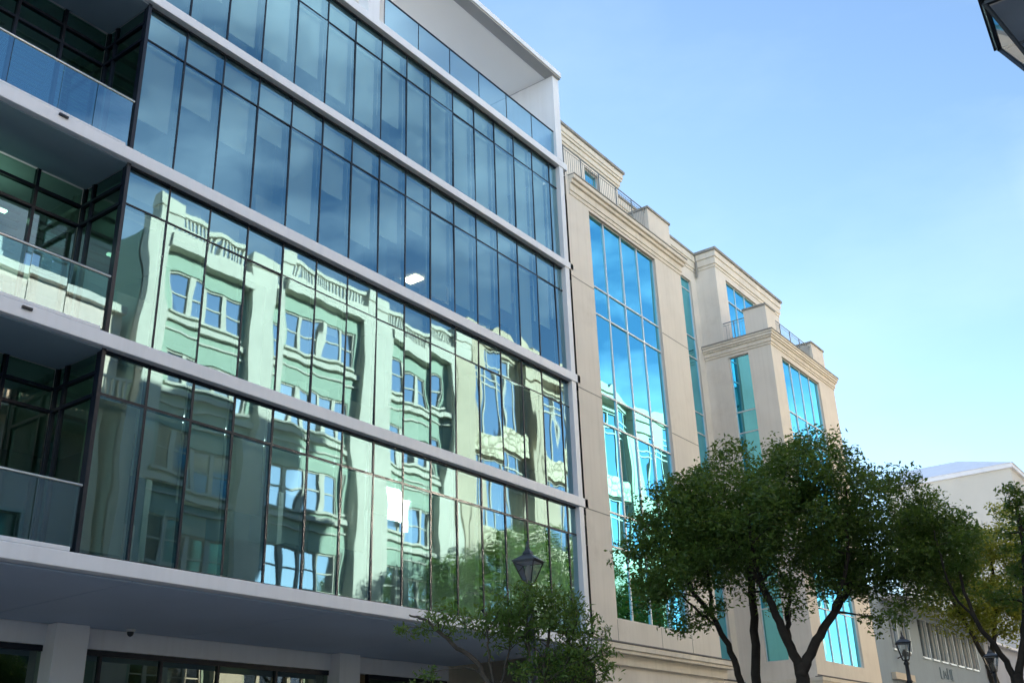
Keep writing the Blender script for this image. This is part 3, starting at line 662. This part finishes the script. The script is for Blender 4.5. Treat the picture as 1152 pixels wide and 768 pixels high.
# ================================================================== STREET LAMPS
def street_lamp(x, y, zr, sc, label, rot=0.0, hw=.15, gh=.27, taper=.33):
    t = thing('street_lamp', label, 'street lamp', (x, y, .12), 'victorian lantern street lamps')
    t.rotation_euler.z = 0
    def RP(px, py):
        c, s_ = math.cos(rot), math.sin(rot); return (x+px*c-py*s_, y+px*s_+py*c)
    zb = zr-gh*sc
    post = MB().lathe(x, y, [(.16, .12), (.16, .25), (.12, .32), (.105, .9), (.125, .95), (.085, 1.02), (.065, 1.1), (.055*1.0, zb-.75), (.05, zb-.5), (.075, zb-.46), (.05, zb-.42), (.042, zb-.12), (.07, zb-.08), (.05, zb-.04), (.03, zb-.005)], 14)
    post.tube([(x-.28, y, zb-.62), (x+.28, y, zb-.62)], .016, 8)
    post.build('post', M['iron'], t, smooth=True)
    H = hw*sc/.15*.15 if False else hw; b = H*taper
    fr = MB(); w = .0085*max(sc, .8)
    cs4 = [(-1, -1), (1, -1), (1, 1), (-1, 1)]
    for i in range(4):
        a, c = cs4[i], cs4[(i+1) % 4]
        fr.tube([(*RP(a[0]*b, a[1]*b), zb), (*RP(a[0]*H, a[1]*H), zr)], w, 5)
        fr.tube([(*RP(a[0]*H, a[1]*H), zr), (*RP(c[0]*H, c[1]*H), zr)], w*1.25, 5)
        fr.tube([(*RP(a[0]*b, a[1]*b), zb), (*RP(c[0]*b, c[1]*b), zb)], w*1.1, 5)
    F = fr.build('lantern_frame', M['iron'], t)
    g = MB()
    for i in range(4):
        a, c = cs4[i], cs4[(i+1) % 4]
        g.quad((*RP(a[0]*b*.98, a[1]*b*.98), zb+.005), (*RP(c[0]*b*.98, c[1]*b*.98), zb+.005), (*RP(c[0]*H*.98, c[1]*H*.98), zr-.005), (*RP(a[0]*H*.98, a[1]*H*.98), zr-.005))
    g.build('pane', M['lamp_glass'], F)
    rf = MB(); o = H*1.12; t1 = H*.42
    t1 = H*.34; lv = [(o, zr+.010), (o, zr+.022*sc), (t1, zr+.105*sc), (t1*1.1, zr+.11*sc), (t1*.9, zr+.14*sc), (t1*.45, zr+.17*sc), (.016, zr+.20*sc), (.018, zr+.23*sc), (.005, zr+.29*sc)]
    i0 = len(rf.v)
    for r_, z in lv:
        for a in cs4: rf.v.append((*RP(a[0]*r_, a[1]*r_), z))
    for k in range(len(lv)-1):
        for j in range(4): q = i0+k*4; rf.f.append((q+j, q+(j+1) % 4, q+4+(j+1) % 4, q+4+j))
    rf.f.append((i0+3, i0+2, i0+1, i0)); e = i0+(len(lv)-1)*4; rf.f.append((e, e+1, e+2, e+3))
    rf.build('lantern_roof', M['iron'], t)
    rq = MB().quad((*RP(-H*.93, -H*.93), zr-.004), (*RP(-H*.93, H*.93), zr-.004), (*RP(H*.93, H*.93), zr-.004), (*RP(H*.93, -H*.93), zr-.004)); rq.build('added_reflector', M['enamel'], t)  # white sheet added under the roof to make the lantern read lighter
    bl = MB().lathe(x, y, [(.02, zb+.01), (.045*sc, zb+.12*sc), (.05*sc, zb+.16*sc), (.03*sc, zb+.22*sc), (.008, zb+.24*sc)], 12)
    bl.build('bulb', M['trim'], t, smooth=True)
    return t
street_lamp(3.53, .17, 4.10, .95, 'black lantern street lamp close overhead at the top right corner', rot=R(4))
street_lamp(10.05, 7.1, 4.06, .92, 'black lantern street lamp rising behind the slender front tree by the glass block', rot=R(45-35), hw=.132)
street_lamp(24.9, 7.25, 4.36, 1.0, 'black lantern street lamp before the pale blue wall, left of the farther pair', rot=R(20), hw=.15, gh=.36, taper=.45)
street_lamp(29.25, 6.4, 4.30, 1.0, 'black lantern street lamp farthest down the street beside the last tree', rot=R(20), hw=.16, gh=.36, taper=.45)

# ================================================================== TREES
def leaf_mesh(name, centers, radii, per, lsize, m, parent, aspect=.42, flat=.75, droop=.3):
    cs_ = np.repeat(np.asarray(centers), per, axis=0); rr = np.repeat(np.asarray(radii), per)
    n = len(cs_)
    d = nrg.normal(size=(n, 3)); d /= np.linalg.norm(d, axis=1)[:, None]; r = nrg.random(n)**.55
    pos = cs_ + d*(r*rr)[:, None]*np.array([1, 1, flat])
    ax = nrg.normal(size=(n, 3)); ax[:, 2] = ax[:, 2]*.6-droop; ax /= np.linalg.norm(ax, axis=1)[:, None]
    up = nrg.normal(size=(n, 3))*.75+np.array([0, 0, 1.0]); sd = np.cross(ax, up); sd /= np.linalg.norm(sd, axis=1)[:, None]+1e-9
    nm = np.cross(sd, ax)
    L = (lsize*nrg.uniform(.65, 1.3, n))[:, None]; Wd = L*aspect*nrg.uniform(.8, 1.2, n)[:, None]
    fold = nm*L*.07
    p0 = pos-ax*L*.5; p1 = pos-ax*L*.08+sd*Wd*.5+fold; p2 = pos+ax*L*.5-nm*L*.06; p3 = pos-ax*L*.08-sd*Wd*.5+fold
    V = np.stack([p0, p1, p2, p3], 1).reshape(-1, 3)
    off = np.array(world_off(parent)); V = V-off
    me = bpy.data.meshes.new(name); me.vertices.add(len(V)); me.vertices.foreach_set('co', V.astype(np.float32).ravel())
    me.loops.add(n*4); me.loops.foreach_set('vertex_index', np.arange(n*4, dtype=np.int32))
    me.polygons.add(n); me.polygons.foreach_set('loop_start', np.arange(0, n*4, 4, dtype=np.int32))
    try: me.polygons.foreach_set('loop_total', np.full(n, 4, dtype=np.int32))
    except Exception: pass
    me.update(calc_edges=True); me.materials.append(m)
    o = bpy.data.objects.new(name, me); COL.objects.link(o); o.parent = parent; return o
def smooth_path(pts, n=6, jit=.0):
    P_ = [Vector(p) for p in pts]; out = []
    for i in range(len(P_)-1):
        p0 = P_[max(i-1, 0)]; p1 = P_[i]; p2 = P_[i+1]; p3 = P_[min(i+2, len(P_)-1)]
        for k in range(n):
            t = k/n
            q = .5*((2*p1)+(p2-p0)*t+(2*p0-5*p1+4*p2-p3)*t*t+(-p0+3*p1-3*p2+p3)*t**3)
            if jit and not (i == 0 and k == 0): q = q+Vector((rng.uniform(-jit, jit), rng.uniform(-jit, jit), rng.uniform(-jit, jit)))
            out.append(q)
    out.append(P_[-1]); return out
def tree(label, base, limbs, lobes, nclump, per, lsize, leafm, barkm='bark', clump_r=(.22, .42), aspect=.42, twig=.012, zmin=None, group='street trees', jit=.02, keep=1.0, droop=.3):
    t = thing('street_tree', label, 'tree', base, group)
    tr = MB(); nodes = []
    for pts, r0, r1 in limbs:
        P_ = smooth_path(pts, 6, jit); n = len(P_)
        rad = [r0+(r1-r0)*(i/(n-1)) for i in range(n)]
        tr.tube(P_, rad, 9)
        st = n//3 if r0 > .06 else 1
        for p, r in list(zip(P_, rad))[st:]: nodes.append((p, r))
    # clump centres fill the lobes, nearest first, each joined on by a curved twig
    cen = []
    wts = [l[3]*l[4]*l[5]*(l[6] if len(l) > 6 else 1) for l in lobes]
    for _ in range(nclump):
        l = rng.choices(lobes, wts)[0]
        while True:
            a = Vector((rng.uniform(-1, 1), rng.uniform(-1, 1), rng.uniform(-1, 1)))
            if .25 < a.length < 1: break
        c = Vector((l[0]+a.x*l[3], l[1]+a.y*l[4], l[2]+a.z*l[5]))
        if zmin and c.z < zmin+rng.uniform(-.3, .3): continue
        cen.append(c)
    arr = np.array([tuple(p) for p, _ in nodes]); rads = [r for _, r in nodes]
    cen.sort(key=lambda c: float(((arr-np.array(c))**2).sum(1).min()))
    pts_l = [p for p, _ in nodes]
    for c in cen:
        A = np.array([tuple(p) for p in pts_l]); dd = ((A-np.array(c))**2).sum(1)+np.maximum(0, A[:, 2]-c.z+.05)*1.5
        k = int(dd.argmin()); p = pts_l[k]; r = min(rads[k]*.6, twig*2.6)
        v = c-p
        if v.length < .05: continue
        m1 = p+v*.4+Vector((rng.uniform(-.06, .06), rng.uniform(-.06, .06), rng.uniform(-.02, .10)))*v.length*1.3
        Q = smooth_path([p, m1, c], 3); n = len(Q); rr = [max(r*(1-i/(n-1)*.75), .004) for i in range(n)]
        tr.tube(Q, rr, 5, cap=False)
        for q, r_ in list(zip(Q, rr))[2:]: pts_l.append(q); rads.append(r_)
    tr.build('trunk', M[barkm], t, smooth=True)
    rad = [rng.uniform(*clump_r) for _ in cen]
    leaf_mesh('crown', [tuple(c) for c in cen], rad, per, lsize, M[leafm], t, aspect, droop=droop)
    return t
# spreading tree in front of the stucco building
tree('wide spreading dark-leaved tree with a forked trunk before the cream building', (16.75, 6.5, .12),
     [([(16.75, 6.5, .1), (16.72, 6.5, 1.5), (16.62, 6.5, 2.7), (16.60, 6.5, 3.3)], .15, .10),
      ([(16.60, 6.5, 3.2), (16.35, 6.6, 3.75), (16.15, 6.7, 4.3), (15.75, 6.9, 5.0), (15.7, 7.2, 5.9)], .085, .03),
      ([(16.55, 6.5, 3.1), (16.75, 6.3, 3.55), (17.45, 6.1, 4.15), (18.3, 6.0, 4.75), (18.9, 5.8, 5.5)], .095, .03),
      ([(16.4, 6.55, 3.6), (16.9, 6.7, 4.15), (17.6, 6.9, 4.55), (18.3, 7.3, 5.1)], .05, .02),
      ([(16.1, 6.7, 4.4), (15.3, 6.5, 4.9), (14.6, 6.2, 5.3)], .04, .015),
      ([(17.4, 6.1, 4.15), (17.3, 5.7, 5.0), (17.2, 5.5, 6.1)], .045, .015),
      ([(18.2, 6.0, 4.7), (19.0, 5.3, 4.9), (19.8, 4.9, 5.1)], .04, .015)],
     [(16.7, 6.7, 5.95, 1.9, 1.9, 1.05), (15.3, 7.1, 5.45, 1.4, 1.4, .85), (18.3, 5.9, 5.75, 1.7, 1.7, 1.0), (19.3, 5.3, 5.1, 1.3, 1.3, .75), (17.2, 6.2, 6.35, 1.2, 1.2, .7), (17.6, 6.6, 4.9, 1.5, 1.4, .45), (19.7, 4.85, 5.3, 1.1, .9, .75, 1.8), (19.2, 5.3, 6.0, 1.1, .9, .6, 1.4), (18.3, 5.6, 5.0, 1.3, 1.0, .5, 1.2), (20.2, 5.0, 5.6, .8, .8, .5), (17.8, 5.3, 4.0, .9, .6, .35, .5), (16.5, 6.4, 4.4, .9, .9, .4, .4), (18.9, 5.2, 4.4, .9, .7, .35, .5)],
     700, 110, .082, 'leafA')
# leaning multi-stem tree to its left
tree('leaning twin-stemmed tree at the left edge of the big crown', (16.8, 7.6, .12),
     [([(17.0, 7.6, .1), (17.2, 7.6, 2.4), (17.55, 7.6, 4.0), (17.7, 7.6, 5.3)], .10, .06),
      ([(16.95, 7.6, 1.4), (16.85, 7.6, 2.6), (16.6, 7.6, 3.35), (16.1, 7.6, 3.95), (15.3, 7.6, 4.42), (14.7, 7.6, 4.85)], .075, .025),
      ([(16.1, 7.6, 3.95), (15.2, 7.5, 4.1), (14.4, 7.5, 4.4)], .03, .010),
      ([(15.9, 7.6, 4.1), (15.9, 7.6, 4.8), (15.7, 7.7, 5.5)], .035, .010)],
     [(14.5, 7.6, 4.8, .60, .8, .48), (15.3, 7.7, 5.35, .9, .9, .6), (14.1, 7.5, 4.35, .40, .6, .35), (16.4, 7.7, 5.4, 1.1, 1.0, .6), (15.2, 7.6, 4.6, .7, .7, .35), (15.2, 7.6, 4.0, .6, .5, .3, .5), (14.2, 7.5, 3.95, .35, .4, .2, .7)],
     180, 110, .080, 'leafA')
# tall tree on the opposite pavement, seen mirrored low in the glazing
tree('tall broad tree on the opposite pavement, mirrored low in the glass facade', (45.0, -1.6, .12),
     [([(45, -1.6, .1), (45.0, -1.6, 4.0), (45.2, -1.5, 7.0), (45.4, -1.5, 9.5)], .28, .16),
      ([(45.2, -1.5, 6.8), (43.2, -1.4, 9.0), (41.5, -1.3, 11.0)], .14, .05), ([(45.3, -1.5, 8.0), (47.5, -1.5, 10.4), (49.3, -1.5, 12.8)], .14, .05), ([(45.4, -1.5, 9.3), (45.2, -1.4, 12.0), (45.5, -1.4, 14.0)], .12, .04)],
     [(42.0, -1.6, 11.2, 2.8, 1.8, 2.0), (45.2, -1.5, 12.6, 3.0, 2.0, 2.2), (48.6, -1.6, 13.3, 3.0, 2.0, 2.3), (51.5, -1.7, 13.0, 2.0, 1.7, 1.8), (45.5, -1.5, 10.2, 3.5, 1.6, 1.2, .6)],
     330, 80, .17, 'leafA', clump_r=(.4, .75))
# near dark branches and the far sunlit tree at the right edge
tree('dark thin-crowned tree at the right edge of the street', (19.9, 3.75, .12),
     [([(19.75, 3.95, .1), (19.7, 3.95, 1.8), (19.6, 3.95, 3.1)], .13, .10),
      ([(19.6, 3.95, 3.0), (19.35, 4.1, 3.5), (19.05, 4.3, 4.0), (18.85, 4.35, 4.8)], .06, .02),
      ([(19.6, 3.95, 3.0), (19.75, 3.7, 3.8), (19.9, 3.5, 4.8), (19.9, 3.4, 6.0)], .07, .03),
      ([(19.1, 4.3, 3.95), (18.7, 4.5, 4.5), (18.45, 4.5, 5.1), (18.3, 4.5, 5.4)], .025, .008)],
     [(20.2, 3.1, 5.1, .9, .7, .9), (18.75, 4.3, 5.0, .45, .4, .4), (19.9, 3.2, 5.9, .6, .5, .45), (19.6, 3.7, 4.3, .5, .5, .4)],
     100, 75, .09, 'leafA', zmin=3.7, clump_r=(.16, .32))
tree('yellow-green leaved tree catching the sun beyond the farthest lamp', (39.5, 8.6, .12),
     [([(39.6, 8.6, .1), (39.5, 8.6, 3.2), (39.3, 8.7, 5.0)], .2, .15),
      ([(39.3, 8.7, 4.9), (38.7, 9.0, 6.2), (38.0, 9.4, 7.8)], .10, .04), ([(39.3, 8.7, 4.9), (39.8, 8.3, 6.6), (40.0, 8.0, 9.0)], .11, .04)],
     [(38.8, 9.0, 7.4, 1.5, 1.5, 1.3), (40.2, 7.8, 8.4, 2.1, 1.9, 2.0), (39.5, 8.4, 6.6, 1.6, 1.4, .9)],
     260, 80, .15, 'leafB', clump_r=(.35, .65))
# slender young tree before the glass block
tree('slender young tree with thin pale branches in front of the glass block', (7.9, 5.75, .12),
     [([(7.85, 5.95, .1), (7.80, 5.96, 1.5), (7.73, 5.96, 2.48), (7.54, 6.15, 2.80), (7.36, 6.34, 3.02), (7.28, 6.5, 3.10)], .036, .008),
      ([(7.80, 5.95, 1.9), (7.76, 5.93, 2.5), (7.70, 5.92, 2.8), (7.68, 5.92, 3.1)], .018, .006),
      ([(7.76, 5.94, 2.3), (7.86, 5.85, 2.62), (7.9, 5.8, 3.05)], .016, .005),
      ([(8.1, 5.62, .1), (8.1, 5.62, 1.6), (8.1, 5.6, 2.48), (8.1, 5.5, 3.0)], .034, .010),
      ([(8.1, 5.62, 1.8), (8.0, 5.65, 2.5), (7.95, 5.66, 3.15)], .02, .006),
      ([(8.1, 5.6, 2.0), (8.3, 5.45, 2.45), (8.42, 5.3, 2.8)], .02, .006)],
     [(7.95, 5.66, 3.20, .34, .40, .16), (8.12, 5.5, 3.14, .3, .3, .16), (7.98, 5.62, 3.0, .42, .42, .22), (7.85, 5.85, 3.0, .35, .4, .20), (8.2, 5.4, 2.9, .36, .4, .28), (8.35, 5.3, 2.62, .34, .34, .30), (7.42, 6.3, 3.02, .30, .4, .12), (7.3, 6.3, 2.52, .18, .25, .10), (8.1, 5.6, 2.58, .4, .4, .25)],
     240, 25, .062, 'leafC', 'bark2', clump_r=(.08, .17), aspect=.33, twig=.0035, jit=.010, droop=.5)

# ================================================================== LIGHT, SKY, CAMERA
sun = bpy.data.lights.new('sun', 'SUN'); sun.energy = 4.7; sun.angle = R(.55); sun.color = (1, .87, .70)
so = bpy.data.objects.new('sun', sun); COL.objects.link(so)
sd = Vector((math.sin(R(AZ))*math.cos(R(EL)), math.cos(R(AZ))*math.cos(R(EL)), math.sin(R(EL))))
so.rotation_euler = sd.to_track_quat('Z', 'Y').to_euler(); so.location = (0, 0, 60)
wd = bpy.data.worlds.new('World'); C.world = wd; wd.use_nodes = True; nt = wd.node_tree; nt.nodes.clear(); L = nt.links.new
wo = nt.nodes.new('ShaderNodeOutputWorld'); bg = nt.nodes.new('ShaderNodeBackground'); bg.inputs[1].default_value = .072
sk = nt.nodes.new('ShaderNodeTexSky'); sk.sky_type = 'NISHITA'; sk.sun_disc = False; sk.sun_elevation = R(EL); sk.sun_rotation = R(AZ)
sk.air_density = 1.0; sk.dust_density = .15; sk.ozone_density = 2.3
tc = nt.nodes.new('ShaderNodeTexCoord'); mp = nt.nodes.new('ShaderNodeMapping'); mp.inputs['Scale'].default_value = (1.0, 1.0, 2.6); L(tc.outputs['Generated'], mp.inputs['Vector'])
nz = nt.nodes.new('ShaderNodeTexNoise'); nz.inputs['Scale'].default_value = 2.3; nz.inputs['Detail'].default_value = 8; nz.inputs['Roughness'].default_value = .55; L(mp.outputs[0], nz.inputs['Vector'])
mr = nt.nodes.new('ShaderNodeMapRange'); mr.inputs['From Min'].default_value = .44; mr.inputs['From Max'].default_value = .70; mr.inputs['To Max'].default_value = .75; L(nz.outputs['Fac'], mr.inputs['Value'])
sx = nt.nodes.new('ShaderNodeSeparateXYZ'); L(tc.outputs['Generated'], sx.inputs[0])
my = nt.nodes.new('ShaderNodeMapRange'); my.inputs['From Min'].default_value = .10; my.inputs['From Max'].default_value = -.25; my.inputs['To Min'].default_value = .07; my.inputs['To Max'].default_value = 1; L(sx.outputs['Y'], my.inputs['Value'])
mm = nt.nodes.new('ShaderNodeMath'); mm.operation = 'MULTIPLY'; L(mr.outputs[0], mm.inputs[0]); L(my.outputs[0], mm.inputs[1])
mx = nt.nodes.new('ShaderNodeMix'); mx.data_type = 'RGBA'; L(mm.outputs[0], mx.inputs['Factor']); hs = nt.nodes.new('ShaderNodeHueSaturation'); hs.inputs['Saturation'].default_value = 1.0; L(sk.outputs[0], hs.inputs['Color']); L(hs.outputs[0], mx.inputs['A']); mx.inputs['B'].default_value = (7.5, 8.0, 8.6, 1)
L(mx.outputs['Result'], bg.inputs[0]); L(bg.outputs[0], wo.inputs[0])

yaw, pit, rol, fpx = R(54.28523752), R(23.37912283), R(-1.99972765), 1164.2437884
F = Vector((math.sin(yaw)*math.cos(pit), math.cos(yaw)*math.cos(pit), math.sin(pit))); ri = Vector((math.cos(yaw), -math.sin(yaw), 0)); u0 = ri.cross(F)
Rx = ri*math.cos(rol)+u0*math.sin(rol); Ux = -ri*math.sin(rol)+u0*math.cos(rol)
cam = bpy.data.cameras.new('camera'); co = bpy.data.objects.new('camera', cam); COL.objects.link(co)
cam.sensor_width = 36; cam.lens = fpx/1152*36; cam.clip_start = .05; cam.clip_end = 4000
mw = Matrix.Identity(4)
for i in range(3): mw[i][0] = Rx[i]; mw[i][1] = Ux[i]; mw[i][2] = -F[i]
mw[0][3], mw[1][3], mw[2][3] = 0, 0, 1.6
co.matrix_world = mw; C.camera = co
C.view_settings.view_transform = 'Standard'; C.view_settings.look = 'None'; C.view_settings.gamma = 1; C.view_settings.exposure = 2.2
C.cycles.max_bounces = 8; C.cycles.glossy_bounces = 5; C.cycles.transparent_max_bounces = 14; C.cycles.diffuse_bounces = 3; C.cycles.transmission_bounces = 4
C.cycles.sample_clamp_indirect = 8; C.cycles.use_denoising = True; C.cycles.caustics_reflective = False; C.cycles.caustics_refractive = False
